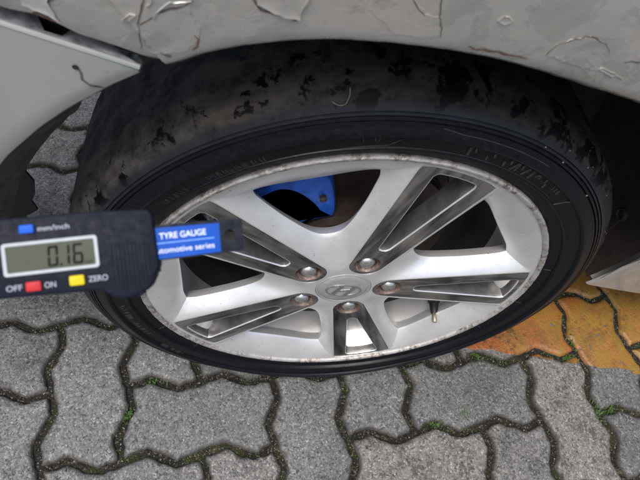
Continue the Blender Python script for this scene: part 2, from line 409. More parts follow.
def paver_mesh(w_, h_, seed, name='paver', lift=0.0, mat='concrete'):
    base = paver_outline(w_, h_)
    nn = len(base); cor = [0, w_ * NS, (w_ + h_) * NS, (2 * w_ + h_) * NS]
    def soft(poly):
        P = [Vector(p) for p in poly]
        for _ in range(2):
            Q = list(P)
            for c in cor:
                for d in range(-2, 3):
                    i = (c + d) % nn; Q[i] = P[i] * .4 + (P[i - 1] + P[(i + 1) % nn]) * .3
            P = Q
        return [(p.x, p.y) for p in P]
    def jit(poly, amp, f, s):
        return [(x + noise.noise((x * f, y * f, s)) * amp, y + noise.noise((x * f, y * f, s + 9)) * amp) for x, y in poly]
    r0 = jit(jit(soft(offset(base, .0049)), .0030, 60, seed), .0022, 230, seed + 1)
    rings = [(r0, -.05), (r0, -.0058)]
    rings.append((jit(offset(r0, .0016), .0014, 200, seed + 3), -.0030))
    rings.append((jit(soft(offset(r0, .0036)), .0018, 220, seed + 5), -.0008))
    rings.append((soft(offset(rings[-1][0], .006)), 0.0))
    n = len(base); V = []
    for q, (lp, z) in enumerate(rings):
        for x, y in lp:
            dz = noise.noise((x * 160, y * 160, seed)) * .0007 if q in (2, 3) else 0
            V.append((x, y, z + dz + (lift if z > -.03 else 0)))
    GR = [g_ for g_ in (1, 1, .95, .7, 0) for _ in range(n)]
    F = []
    for r in range(len(rings) - 1):
        for i in range(n): j = (i + 1) % n; F.append((r * n + i, r * n + j, (r + 1) * n + j, (r + 1) * n + i))
    top = rings[-1][0]; b0 = (len(rings) - 1) * n
    pts, tri = cdt([top], lambda c: inside(c, top))
    k0 = len(V); V += [(x, y, lift) for x, y in pts]; F += [tuple(q + k0 for q in t) for t in tri]
    me = bpy.data.meshes.new(name); me.from_pydata(V, [], F); me.materials.append(M[mat])
    at_ = me.attributes.new('grime', 'FLOAT', 'POINT')
    for q_, g_ in enumerate(GR + [0] * (len(V) - len(GR))): at_.data[q_].value = g_
    bm = bmesh.new(); bm.from_mesh(me); bmesh.ops.remove_doubles(bm, verts=bm.verts, dist=1e-6); bm.to_mesh(me); bm.free()
    for p in me.polygons: p.use_smooth = True
    return me
variants = {(2, 1): [paver_mesh(2, 1, s * 7.3) for s in range(5)], (1, 2): [paver_mesh(1, 2, 50 + s * 7.3) for s in range(5)]}
pav = empty('pavement'); tag(pav, 'interlocking grey zigzag concrete pavers laid in herringbone', kind='structure')
cells = []
for j in range(-24, 36):
    for i in range(-30, 36):
        if (i - 1 - j) % 4 == 0: cells.append((i, j, 2, 1))
        if (i - j) % 4 == 0: cells.append((i, j, 1, 2))
def visd(c):
    x, y = lat(c[0] + c[2] / 2, c[1] + c[3] / 2); return hypot((x - .05) / 1.25, (y - .25))
cells.sort(key=visd)
rest = []
for n_, (i, j, a, b) in enumerate(cells):
    x, y = lat(i, j); rr = random.Random(i * 131 + j * 17)
    if n_ < 290:
        o = link('paver', variants[(a, b)][rr.randrange(5)], pav)
        o.location = (x, y, rr.uniform(-.0015, .0008)); o.rotation_euler = (rr.uniform(-.006, .006), rr.uniform(-.006, .006), ROT)
    else: rest.append((x, y, a, b))
V, F = [], []
tmpl = {}
for k_ in ((2, 1), (1, 2)):
    o_ = offset(paver_outline(*k_), .005)[::2]; tmpl[k_] = extrude(o_, -.04, -.0005, .003)
for x, y, a, b in rest:
    tv, tf = tmpl[(a, b)]; k = len(V)
    V += [(x + CR * vx - SR * vy, y + SR * vx + CR * vy, vz) for vx, vy, vz in tv]; F += [tuple(q + k for q in f) for f in tf]
o = mesh('paver_field', V, F, 'concrete', pav, smooth=False); tag(o, kind='stuff')

# painted orange marking: a thin coat over the pavers it crosses
pl = empty('painted_line'); tag(pl, 'worn orange painted line across the pavers right of the tyre', kind='structure')
pd = Vector((1, -.185, 0)).normalized(); pn = Vector((.185, 1, 0)).normalized()
P0 = Vector((.262, .048, 0))
for i, j, a, b in cells[:290]:
    x, y = lat(i, j); c = Vector((*lat(i + a / 2, j + b / 2), 0)) - P0
    if not (-.16 < c.dot(pn) < .36 and -.16 < c.dot(pd) < 1.3): continue
    rr = random.Random(i * 131 + j * 17); rr.randrange(5)
    seed = {(2, 1): 0, (1, 2): 50}[(a, b)] + random.Random(i * 131 + j * 17).randrange(5) * 7.3
    me = paver_mesh(a, b, seed, 'paint_coat', .0009, 'paint')
    bm = bmesh.new(); bm.from_mesh(me)
    bmesh.ops.delete(bm, geom=[v for v in bm.verts if v.co.z < -.03], context='VERTS')
    mw = Matrix.Translation((x, y, 0)) @ Matrix.Rotation(ROT, 4, 'Z'); inv = mw.inverted()
    for co_, no_ in ((P0 - pn * .014, -pn), (P0 + pn * .25, pn), (P0, -pd), (P0 + pd * 1.1, pd)):
        g = bm.verts[:] + bm.edges[:] + bm.faces[:]
        bmesh.ops.bisect_plane(bm, geom=g, plane_co=inv @ co_, plane_no=inv.to_3x3() @ no_, clear_outer=True)
    if len(bm.faces) == 0: bm.free(); continue
    bm.to_mesh(me); bm.free()
    o = link('paint_coat', me, pl)
    o.location = (x, y, rr.uniform(-.0015, .0008)); o.rotation_euler = (rr.uniform(-.006, .006), rr.uniform(-.006, .006), ROT)

# moss, dry straw and grit lying in the joints
def joint_point(rr, i0, i1, j0, j1):
    while True:
        i, j = rr.randint(i0, i1), rr.randint(j0, j1); t = rr.random()
        if rr.random() < .5:
            if (i - 0 - j) % 4 == 3: continue      # inside an upright paver
            return lat(i + t, j + hwave(t) + rr.uniform(-.035, .035))
        if (i - 2 - j) % 4 == 0: continue          # inside a lying paver
        return lat(i - hwave(t) + rr.uniform(-.035, .035), j + t)
rr = random.Random(5)
def blade(V, F, x, y, z, h, w_, az, lean):
    d = Vector((cos(az), sin(az), 0)); s = Vector((-sin(az), cos(az), 0)); b = len(V)
    p = Vector((x, y, z)); m_ = p + Vector((0, 0, h * .6)) + d * lean * .4; t = p + Vector((0, 0, h)) + d * lean
    V += [p - s * w_ * .5, p + s * w_ * .5, m_ + s * w_ * .6, m_ - s * w_ * .6, t]; F += [(b, b + 1, b + 2, b + 3), (b + 3, b + 2, b + 4)]
V, F = [], []
spots = [(-.286, -.053, .011, 120), (.178, .028, .020, 150), (.135, .045, .015, 60), (.251, -.068, .017, 170), (.475, .022, .016, 150), (.50, .05, .012, 70), (.455, .04, .014, 90), (.403, -.062, .014, 110), (.49, -.077, .016, 120), (.52, -.075, .012, 80),
         (-.02, -.062, .016, 50), (.09, -.075, .02, 50), (.12, -.08, .02, 45), (.20, -.085, .02, 50), (-.37, -.02, .02, 60), (.06, -.02, .018, 45), (-.25, .0, .02, 40), (.30, .03, .02, 90), (.34, .03, .02, 70)]
for sx, sy, sr, n_ in spots:
    for _ in range(n_):
        a = rr.uniform(0, 2 * pi); q = abs(rr.gauss(0, .6)) * sr
        blade(V, F, sx + cos(a) * q, sy + sin(a) * q, -.007, rr.uniform(.003, .0085), rr.uniform(.0012, .0026), rr.uniform(0, 2 * pi), rr.uniform(.001, .005))
for _ in range(4200):
    x, y = joint_point(rr, -3, 9, -2, 4)
    if noise.noise((x * 9, y * 9, 3.3)) < -.02: continue
    blade(V, F, x, y, -.008, rr.uniform(.001, .004), rr.uniform(.0008, .0018), rr.uniform(0, 2 * pi), rr.uniform(.0005, .003))
o = mesh('moss', V, F, 'moss', smooth=False); tag(o, 'green moss and tiny weeds growing in the paver joints', 'moss', kind='stuff')
V, F = [], []
for _ in range(520):
    x, y = joint_point(rr, -4, 9, -2, 5)
    az = rr.uniform(0, pi); l = rr.uniform(.002, .009); d = Vector((cos(az), sin(az), rr.uniform(-.1, .15))) * l
    v, f = tube([Vector((x, y, -.006)), Vector((x, y, -.005)) + d * .5 + Vector((0, 0, .001)), Vector((x, y, -.006)) + d], .00028, 3, False)
    b = len(V); V += v; F += [tuple(k + b for k in q) for q in f]
o = mesh('straw_litter', V, F, 'straw', smooth=False); tag(o, 'fine dry straw and root bits lying in the joints', 'litter', kind='stuff')
V, F = [], []
def grain(V, F, c, s, rr):
    b = len(V)
    for q in ((1, 0, 0), (0, 1, 0), (-1, 0, 0), (0, -1, 0), (0, 0, 1), (0, 0, -1)):
        V.append(Vector(c) + Vector(q) * s * rr.uniform(.55, 1.2))
    F += [(b + i, b + (i + 1) % 4, b + 4) for i in range(4)] + [(b + (i + 1) % 4, b + i, b + 5) for i in range(4)]
for _ in range(1700):
    x, y = joint_point(rr, -5, 10, -2, 7); grain(V, F, (x, y, -.0065), rr.uniform(.0006, .0017), rr)
for _ in range(260):
    grain(V, F, (rr.uniform(-.6, .7), rr.uniform(-.25, .25), .0005), rr.uniform(.0005, .0014), rr)
o = mesh('grit', V, F, 'stone', smooth=False); tag(o, 'pale sand grains and tiny stones scattered on the pavers', 'grit', kind='stuff')

# ================================================================== CAR
car = empty('car')
tag(car, 'damaged light silver car with peeling filled fender and loose bumper corner', 'car')
HZ = 0.299654
PHI = -72.57      # angle of the lowest lug nut
wheel = empty('wheel', (0, 0, HZ), car)

# ---- tyre
prof = [(212, 30), (224, 22), (231, 13), (236, 7), (238.5, 3.6), (242, 2.2), (247, 1.2), (249.2, .2), (250, -3.2), (251, -4.4), (252.2, -4.2), (252.8, -3.4),
        (257, -4.0), (263, -4.4), (266.5, -4.6), (267.4, -6.8), (269.5, -8.2), (273, -7.4), (276, -5.6), (279, -4.6), (281, -3.9),
        (281.7, -1.5), (282.6, -3.5), (284.6, -2.6), (285.3, -.2), (286.2, -2.1), (287.6, -1.3), (288.3, 1.2), (289.2, -.6), (292, 1.2), (295, 3.4), (298, 6.2),
        (300.8, 9.6), (303.4, 13.6), (305.6, 18), (307.4, 24), (308.8, 33), (309.6, 46), (309.9, 58), (310.2, 72), (310.4, 92)]
full = prof + [(r, 190 - d) for r, d in reversed(prof[:-1])]
V, F, UV = lathe(full, 240)
V2 = []
for x, y, z in V:
    r = hypot(x, z); ang = atan2(x, -z)
    wgt = max(0, cos(min(abs(ang) / .75, 1) * pi / 2)) ** 2 if r > .22 else 0
    k = max(0, min(1, (r - .250) / .02)) * max(0, min(1, (.306 - r) / .03))
    y -= .0035 * wgt * k * (1 if y < .095 else -1)
    if z < -HZ + .0015: z = -HZ + .0015 - (-HZ + .0015 - z) * .04
    V2.append((x, y, z))
tyre = mesh('tyre', V2, F, 'rubber', wheel, True, 38, UV)

def sidewall_depth(r):
    for (a, b), (c, d) in zip(prof[3:], prof[4:]):
        if a <= r <= c: return b + (d - b) * (r - a) / (c - a + 1e-9)
    return -8
def strokes(name, a0, a1, r0, r1, n, slant, hgt, seed, wmin=.9, wmax=1.8, breaks=.25):
    """raised, worn-off lettering: short bars standing on the sidewall"""
    rr = random.Random(seed); V, F = [], []
    for k in range(n):
        if rr.random() < breaks: continue
        a = a0 + (a1 - a0) * (k + .5) / n; w_ = rr.uniform(wmin, wmax)
        ra, rb = r0 + rr.choice((0, 0, .5)) * (r1 - r0), r1 - rr.choice((0, 0, .45)) * (r1 - r0)
        sl = slant * rr.choice((1, 1, -.6))
        c4 = []
        for r, s, da in ((ra, -1, 0), (ra, 1, 0), (rb, 1, sl), (rb, -1, sl)):
            c4.append((r, rad(a) + s * w_ * .5 / r + da / r))
        b = len(V)
        for lift in (.6, -hgt):
            for r, t in c4:
                d = sidewall_depth(r) + lift; V.append((r * .001 * cos(t), d * .001, r * .001 * sin(t)))
        F += [(b + 4, b + 5, b + 6, b + 7)] + [(b + i, b + (i + 1) % 4, b + 4 + (i + 1) % 4, b + 4 + i) for i in range(4)]
    o = mesh(name, V, F, 'letter', wheel, False); tag(o, kind='stuff'); return o
strokes('sidewall_lettering', 77, 49, 255.5, 265.5, 26, 2.4, .8, 1, 1.2, 2.4, .10)
strokes('sidewall_lettering', 97, 90, 261, 266, 13, 1.0, .5, 2, .5, .9)
strokes('sidewall_lettering', 127, 114, 253.5, 260, 40, .8, .45, 3, .5, .9)
strokes('sidewall_lettering', 139, 131, 253.5, 260, 16, .8, .45, 4, .5, .9)
strokes('sidewall_lettering', 205, 186, 257, 263, 40, .8, .5, 5, .5, .9)
strokes('sidewall_lettering', 221, 212, 262, 267, 30, .8, .5, 6, .5, .9)
def sideline(pts, w_=.7, h=.55):
    V, F = [], []
    dn = []
    for (a, r), (b, q) in zip(pts, pts[1:]):
        n = max(2, int(abs(b - a) * 1.2) + 2); dn += [(a + (b - a) * i / n, r + (q - r) * i / n) for i in range(n)]
    dn.append(pts[-1])
    for i, (a, r) in enumerate(dn):
        a0, r0 = dn[max(i - 1, 0)]; a1, r1 = dn[min(i + 1, len(dn) - 1)]
        t = Vector((rad(a1 - a0) * r, r1 - r0)).normalized(); nn = Vector((-t.y, t.x)) * w_ * .5
        for sgn, lift in ((-1, .3), (-.6, -h), (.6, -h), (1, .3)):
            rr_ = r + nn.y * sgn; aa = rad(a) + nn.x * sgn / r
            V.append((rr_ * .001 * cos(aa), (sidewall_depth(rr_) + lift) * .001, rr_ * .001 * sin(aa)))
    F = [(i * 4 + q, i * 4 + q + 1, i * 4 + 5 + q, i * 4 + 4 + q) for i in range(len(dn) - 1) for q in range(3)]
    return mesh('sidewall_line', V, F, 'letter', wheel, False)
sideline([(101, 253), (92.2, 255.5), (89.2, 266)]); sideline([(97, 253.4), (70, 253.4), (50, 253.4)], .6); sideline([(46.9, 252.5), (45.8, 267)], .9); sideline([(84, 279), (80, 276.5), (60, 276.5)], .6)
for a_ in (12, -8, -27, -44, 205, 222): sideline([(a_, 240), (a_, 247.5)], 1.0, .5)
# pale grit stuck to the wet shoulder
V, F = [], []; rr = random.Random(9)
for _ in range(13):
    a = rad(rr.gauss(36, 15)); r, d = rr.choice([(298, 5.8), (303.4, 13.2), (305.6, 17.6), (295, 3.0), (307.4, 23.6)])
    grain(V, F, (r * .001 * cos(a), d * .001, r * .001 * sin(a)), rr.uniform(.0003, .0007), rr)
for aa, r, d in ((58, 285.5, -2.4), (64, 288, -1.4), (45, 281.5, -3.6)):
    grain(V, F, (r * .001 * cos(rad(aa)), d * .001, r * .001 * sin(rad(aa))), .0011, rr)
o = mesh('grit_specks', V, F, 'stone', wheel, False); tag(o, kind='stuff')

# ---- rim: face, window funnels, lip, barrel
D0 = 4.0
OUT = [(44, 0), (45, 5), (49, 11), (60, 15), (82, 18), (104, 20.2), (130, 22), (154, 23), (180, 23.7), (204, 24.2), (226, 24.5), (228, 20), (228, 13), (228, 6.5), (228, 0)]
HOL = [(93.5, 0), (94.5, 3.6), (98, 7.4), (105, 10.6), (116, 13.2), (128, 15.0), (145, 16.8), (160, 17.7), (175, 18.3), (188, 18.6), (197.5, 18.0), (196.5, 13.8), (193.6, 9), (191.6, 4.5), (191, 0)]
def p2(r, t): return (r * cos(rad(t)), r * sin(rad(t)))
def dens(lst, corner=10, sub=4):
    P = [Vector(p2(*q)) for q in lst]; out = []
    for seg in (P[:corner + 1], P[corner:]):
        for i in range(len(seg) - 1):
            a = seg[max(i - 1, 0)]; b = seg[i]; c = seg[i + 1]; d = seg[min(i + 2, len(seg) - 1)]
            for k in range(sub):
                t = k / sub
                out.append(.5 * ((2 * b) + (c - a) * t + (2 * a - 5 * b + 4 * c - d) * t * t + (3 * b - a - 3 * c + d) * t ** 3))
    out.append(P[-1]); return out
def fullloop(half):
    h = [(p.x, p.y) for p in half]
    return h + [(x, -y) for x, y in reversed(h[1:-1])]
OL, HL = fullloop(dens(OUT)), fullloop(dens(HOL))
def rot2(P, deg): c, s = cos(rad(deg)), sin(rad(deg)); return [(x * c - y * s, x * s + y * c) for x, y in P]
def insert_outline(m_=0.0, n=14):
    P = [(57.15 + (20 + m_) * cos(rad(a)), (20 + m_) * sin(rad(a))) for a in [90 + 180 * i / n for i in range(n + 1)]]
    wo = lambda a: 20 + m_ + (a - 57) * .137
    low = [(a, -wo(a)) for a in (75, 100, 125, 150, 175, 200, 216)]
    R_ = 226 + m_; ang = degrees(math.asin(wo(221) / R_))
    arc = [p2(R_ - (1.2 if abs(k) == 4 else 0), ang * k / 4 * (.985)) for k in range(-4, 5)]
    return P + low + arc + [(a, -b) for a, b in reversed(low)]
def pocket_outline():
    return [(88, 0), (89, -4.2), (93, -7)] + [(a, -(7 + (a - 93) * .145)) for a in (110, 130, 150, 170, 190, 205)] + [(213, -24.2), (217, -22.5), (218.6, -19), (219.6, -10), (220, 0)] + \
           [(219.6, 10), (218.6, 19), (217, 22.5), (213, 24.2)] + [(a, (7 + (a - 93) * .145)) for a in (205, 190, 170, 150, 130, 110)] + [(93, 7), (89, 4.2)]
circ = lambda r, n=40, cx=0, cy=0: [(cx + r * cos(2 * pi * i / n), cy + r * sin(2 * pi * i / n)) for i in range(n)]
IO, PO, LUGC = insert_outline(), pocket_outline(), circ(15.5, 28, 57.15, 0)
wins = [rot2(OL, PHI + 36 + 72 * k) for k in range(5)]
inss = [rot2(insert_outline(0.7), PHI + 72 * k) for k in range(5)]
capc = circ(34, 56)
pts, tri = cdt([circ(230.5, 180)] + wins + inss + [capc], lambda c: hypot(*c) < 230.4 and not inside(c, capc) and not any(inside(c, q) for q in wins) and not any(inside(c, q) for q in inss))
mmv = lambda x, y, d: (x * .001, d * .001, y * .001)
parts = [([mmv(x, y, D0) for x, y in pts], tri)]
for q in inss + [capc]:          # little step down to the inserts and the cap
    n = len(q); parts.append(([mmv(x, y, D0) for x, y in q] + [mmv(x, y, D0 + 6) for x, y in q], [(i, (i + 1) % n, n + (i + 1) % n, n + i) for i in range(n)]))
SS = [0, .03, .08, .16, .28, .42, .56, .70, .82, .92, 1.0]
for k in range(5):
    n = len(OL); rings = []
    for s in SS:
        rings.append(([(a[0] + (b[0] - a[0]) * s, a[1] + (b[1] - a[1]) * s) for a, b in zip(OL, HL)], D0 + 17.5 * (s * (.5 + .5 * s))))
    e = rings[-1]
    rings.append((offset(e[0], -.5), e[1] + .8)); rings.append((offset(e[0], -.2), e[1] + 2.4)); rings.append((offset(e[0], 9.0), e[1] + 16))
    V = []
    for lp, d in rings: V += [mmv(x, y, d) for x, y in rot2(lp, PHI + 36 + 72 * k)]
    F = [(r * n + i, r * n + (i + 1) % n, (r + 1) * n + (i + 1) % n, (r + 1) * n + i) for r in range(len(rings) - 1) for i in range(n)]
    parts.append((V, F))
v, f, _ = lathe([(223, 9), (212, 24), (206, 38), (203, 60), (202, 72)], 160); parts.append((v, f))
V, F = join(parts)
rim = mesh('rim', V, F, 'alloy', wheel, True, 32, merge=1e-6)
v, f, _ = lathe([(230.5, D0), (230.6, 2.6), (231.6, 1.0), (233.2, .2), (235, 0), (236.4, .8), (236.9, 2.6), (236.6, 7), (233, 9)], 360)
rrn = []
vb, fb, _ = lathe([(202, 72), (186, 95), (186, 120), (203, 150), (207, 184), (222, 190)], 120); mesh('inner_barrel', vb, fb, 'dust', wheel)
for x, y, z in v:
    a = atan2(z, x); q = noise.noise((a * 30, 0, 2)) * .0006 + noise.noise((a * 130, 0, 7)) * .00025
    s_ = 1 + q / .235 * (1 if y < .003 else 0); rrn.append((x * s_, y + (max(0, noise.noise((a * 45, 5, 2))) * .0006 if y < .0015 else 0), z * s_))
mesh('rim_lip', rrn, f, 'lip', wheel)

# ---- smoked inserts with a through pocket, lug recess and nuts
pts, tri = cdt([IO, PO, LUGC], lambda c: inside(c, IO) and not inside(c, PO) and not inside(c, LUGC))
V = [(x * .001, (D0 + .5) * .001, y * .001) for x, y in pts]; F = list(tri)
n = len(IO); b = len(V); V += [mmv(x, y, D0 + .5) for x, y in IO] + [mmv(x, y, D0 + 4) for x, y in IO]; F += [(b + i, b + (i + 1) % n, b + n + (i + 1) % n, b + n + i) for i in range(n)]
POc = list(reversed(PO)); n = len(POc); b = len(V)
rg = [(POc, D0 + .5), (offset(POc, -.0 + .0), D0 + .5)]
bq = len(V)
rg = [(PO, D0 + .5), (offset(list(PO), .5), D0 + 1.2), (offset(list(PO), 1.2), D0 + 6), (offset(list(PO), 2.6), D0 + 24)]
cx = sum(p[0] for p in PO) / len(PO)
if not inside(rg[-1][0][0], PO): rg = [(PO, D0 + .5), (offset(list(PO), -.5), D0 + 1.2), (offset(list(PO), -1.2), D0 + 6), (offset(list(PO), -2.6), D0 + 24)]
sg = -1 if rg[1][0][0] == offset(list(PO), -.5)[0] else 1
tr_ = [(offset(list(PO), -.25 * sg), D0 + .36), (offset(list(PO), .25 * sg), D0 + .34), (offset(list(PO), .9 * sg), D0 + 1.6)]
VT = [mmv(x, y, d) for lp, d in tr_ for x, y in lp]
FT = [(r * n + i, r * n + (i + 1) % n, (r + 1) * n + (i + 1) % n, (r + 1) * n + i) for r in range(2) for i in range(n)]
tri0 = mesh('pocket_trim', VT, FT, 'alloy', None, True, 30)
VP = []
for lp, d in rg: VP += [mmv(x, y, d) for x, y in lp]
FP = [(r * n + i, r * n + (i + 1) % n, (r + 1) * n + (i + 1) % n, (r + 1) * n + i) for r in range(len(rg) - 1) for i in range(n)]
poc0 = mesh('spoke_pocket', VP, FP, 'pocket', None, True, 30)
ins0 = mesh('spoke_insert', V, F, 'smoke', None, True, 30, merge=1e-6)
V, F = [], []
for r, d in ((15.5, D0 + .5), (14.6, D0 + 1.6), (13.4, D0 + 9), (12.2, D0 + 14), (.1, D0 + 14)):
    V += [mmv(x, y, d) for x, y in circ(r, 28, 57.15, 0)]
F = [(r * 28 + i, r * 28 + (i + 1) % 28, (r + 1) * 28 + (i + 1) % 28, (r + 1) * 28 + i) for r in range(4) for i in range(28)]
rec0 = mesh('lug_recess', V, F, 'rust', None, True, 40)
V, F = [], []
hexr = lambda R_, n=24: [(R_ * (1 - .07 * abs(sin(3 * 2 * pi * i / n))) * cos(2 * pi * i / n), R_ * (1 - .07 * abs(sin(3 * 2 * pi * i / n))) * sin(2 * pi * i / n)) for i in range(n)]
ring = [(hexr(10.4), D0 + 14), (hexr(10.2), D0 + 5), (hexr(9.4), D0 + 3.2), (circ(7.6, 24), D0 + 1.2), (circ(5, 24), D0 + .1), (circ(2.4, 24), D0 - .5), (circ(.1, 24), D0 - .6)]
for lp, d in ring: V += [mmv(x + 57.15, y, d) for x, y in lp]
F = [(r * 24 + i, r * 24 + (i + 1) % 24, (r + 1) * 24 + (i + 1) % 24, (r + 1) * 24 + i) for r in range(6) for i in range(24)]
nut0 = mesh('lug_nut', V, F, 'chrome', None, True, 40)
for k in range(5):
    for src in (ins0, poc0, tri0, rec0, nut0):
        o = src if k == 0 else src.copy()
        if k: COL.objects.link(o)
        o.parent = wheel; o.rotation_euler = (0, -rad(PHI + 72 * k), 0)
# ---- centre cap and its slanted-letter emblem
v, f, _ = lathe([(33.6, 9), (33.6, 4.2), (32.8, 3.4), (31.4, 3.2), (30.6, 4.0), (29.8, 3.2), (24, 2.0), (14, 1.1), (6, .7), (.05, .6)], 64)
mesh('centre_cap', v, f, 'cap', wheel)
def bar(pts4, d0, d1):
    n = len(pts4); return [mmv(x, y, d1) for x, y in pts4] + [mmv(x, y, d0) for x, y in pts4], [tuple(range(n))] + [(i, (i + 1) % n, n + (i + 1) % n, n + i) for i in range(n)]
el = [(22 * cos(2 * pi * i / 48), 13.5 * sin(2 * pi * i / 48)) for i in range(48)]; el2 = [(x * .93, y * .89) for x, y in el]
P = el + el2
ringV = [mmv(x, y, .5) for x, y in el] + [mmv(x, y, .5) for x, y in el2] + [mmv(x, y, 3) for x, y in el] + [mmv(x, y, 3) for x, y in el2]
ringF = [(i, (i + 1) % 48, 48 + (i + 1) % 48, 48 + i) for i in range(48)] + [(i, 96 + i, 96 + (i + 1) % 48, (i + 1) % 48) for i in range(48)] + [(48 + i, 48 + (i + 1) % 48, 144 + (i + 1) % 48, 144 + i) for i in range(48)]
E_ = [(ringV, ringF),
      bar([(-14.5, -9.0), (-9.0, -10.3), (-1.2, 11.8), (-6.4, 11.0)], 3, .2), bar([(1.2, -11.8), (6.4, -11.0), (14.5, 9.0), (9.0, 10.3)], 3, .2), bar([(-7.6, -3.6), (5.6, .6), (7.0, 4.0), (-5.9, .6)], 3, .15)]
V, F = join(E_); em = mesh('cap_emblem', V, F, 'cap_mark', wheel, False); em.rotation_euler = (0, rad(4), 0)

# ---- valve stem
pv = Vector((.178, .062, -.112)); pe = Vector((.150, .016, -.086))
va = rad(-32.5)
base = Vector((.1575, .044, -.1085)); tip = Vector((.1535, .010, -.1125))
dv = tip - base
v, f = tube([base, base + dv * .12, base + dv * .16, base + dv * .5, base + dv * .62], [.0088, .0088, .0066, .0056, .0046], 14)
vs_ = mesh('valve_stem', v, f, 'valve', wheel)
v, f = tube([base + dv * .6, base + dv * .64, base + dv * .96, base + dv], [.0030, .0036, .0036, .0028], 12)
mesh('valve_cap', v, f, 'brass', wheel)

# ---- brake disc, hat, caliper, knuckle behind
v, f, _ = lathe([(30, 52), (66, 52), (74, 58), (76, 84), (140, 84), (140.5, 85), (140.5, 91), (120, 91.5)], 96); p1 = (v, f)
v2, f2, _ = lathe([(80, 100), (140.5, 100), (140.5, 107), (70, 108)], 96); p3 = (v2, f2)
fins = []
for k in range(36):
    a = 2 * pi * k / 36
    q = [(82, a - .02), (138, a - .012), (138, a + .012), (82, a + .02)]
    fins.append(([(r * .001 * cos(t), d * .001, r * .001 * sin(t)) for d in (90, 101) for r, t in q], [(i, (i + 1) % 4, 4 + (i + 1) % 4, 4 + i) for i in range(4)]))
V, F = join([p1, p3] + fins); mesh('brake_disc', V, F, 'disc', wheel)
def polar_block(ang0, ang1, r0, r1, d0, d1, n=10, bev=2.5):
    poly = [p2(r1, ang0 + (ang1 - ang0) * i / n) for i in range(n + 1)] + [p2(r0, ang1 - (ang1 - ang0) * i / n) for i in range(n + 1)]
    V, F = extrude(poly, 0, abs(d1 - d0), bev)
    return [(x * .001, (d1 - z) * .001, y * .001) for x, y, z in V], F
CA = 131
arc = lambda r, a, b, n=9: [p2(r, a + (b - a) * i / n) for i in range(n + 1)]
def rnd2(P, it=3):
    for _ in range(it): P = [q for a, b in zip(P, P[1:] + P[:1]) for q in ((a[0] * .75 + b[0] * .25, a[1] * .75 + b[1] * .25), (a[0] * .25 + b[0] * .75, a[1] * .25 + b[1] * .75))]
    return P
cs = rnd2(arc(162, CA - 29, CA + 36, 5) + arc(146, CA + 34, CA - 10, 4) + arc(95, CA - 17, CA + 30, 5) + arc(80, CA + 32, CA - 30, 6), 3)
v, f = extrude(cs, 0, .028 * 1000, 7)
cal = ([(x * .001, (80 - z) * .001, y * .001) for x, y, z in v], f)
v, f = extrude(rnd2(arc(160, CA - 27, CA + 33, 6) + arc(140, CA + 33, CA - 27, 6), 2), 0, 45, 4)
V, F = join([cal, ([(x * .001, (125 - z) * .001, y * .001) for x, y, z in v], f)])
cal_o = mesh('brake_caliper', V, F, 'caliper', wheel)
for aa, rq, rb in ((CA - 23, 122, 4.2), (CA + 24, 152, 5.0)):
    bx, bz = p2(rq, aa); v, f = tube([(bx * .001, .0525, bz * .001), (bx * .001, .0475, bz * .001), (bx * .001, .0455, bz * .001)], [rb * .001, rb * .001, rb * .0006], 6); mesh('caliper_bolt', v, f, 'disc', wheel, True, 30)
hp = [p2(150, CA - 30 - 4 * q) for q in range(7)]
v, f = tube([(x * .001, .070 + .006 * q, z * .001 + .002 * q) for q, (x, z) in enumerate(hp)], .0055, 10); mesh('brake_hose', v, f, 'valve', wheel)
V, F = join([polar_block(CA - 26, CA + 26, 92, 134, 78, 83, 10, 1)]); mesh('brake_pad', V, F, 'black', wheel)
v, f, _ = lathe([(20, 118), (60, 120), (150, 126), (152, 128), (152, 132)], 64); mesh('backing_plate', v, f, 'disc', wheel)
v, f, _ = lathe([(.1, 30), (28, 31), (30, 36), (30, 120)], 32); mesh('hub', v, f, 'disc', wheel)

# ---- body panels -------------------------------------------------
def smooth_interp(tab, t):
    for (a, *va_), (b, *vb) in zip(tab, tab[1:]):
        if a <= t <= b:
            k = (t - a) / (b - a); return [x + (y - x) * k for x, y in zip(va_, vb)]
    return list(tab[0][1:]) if t < tab[0][0] else list(tab[-1][1:])
# arch edge: angle at hub (deg, clockwise from the loose front corner), radius, y
ARCH = [(-24, .430, .085), (-14, .424, .066), (0, .4240, .047), (15, .410, .022), (33, .392, -.004), (50, .378, -.020), (66.6, .3675, -.030), (73, .3625, -.030), (78, .3622, -.030), (83, .3640, -.030), (89.5, .3670, -.030),
        (95.4, .371, -.030), (101, .376, -.030), (104.5, .379, -.030), (109.5, .382, -.030), (113.2, .3835, -.030), (115.2, .3830, -.030), (116.5, .3836, -.030)]
def body_y(x, z, y0):
    y = y0
    if z > .74: y += ((z - .74) / .15) ** 2 * .13
    return y
rr = random.Random(3)
N = 110; offs = [(-.006, .030), (-.004, .004), (-.0015, .001), (0, -.0012), (.0035, -.0030), (.008, -.0040), (.02, -.006), (.04, -.009), (.07, -.012), (.11, -.014), (.16, -.015), (.22, -.014), (.29, -.012)]
V, F = [], []
for i in range(N + 1):
    a = -14 + (116.5 + 14) * i / N
    r, y = smooth_interp(ARCH, a)
    if a > 40: r += .0005 * noise.noise((a * .35, 1, 1)) + .0004 * noise.noise((a * 1.7, 4, 1))
    for dr, dy in offs:
        x = (r + dr) * cos(rad(a)); z = HZ + (r + dr) * sin(rad(a))
        V.append((x, body_y(x, z, y + dy * min(1, max(.12, (a + 5) / 60))), z))
m_ = len(offs)
F = [(i * m_ + q, (i + 1) * m_ + q, (i + 1) * m_ + q + 1, i * m_ + q + 1) for i in range(N) for q in range(m_ - 1)]
fender = mesh('fender', V, F, 'body', car, True, 50)
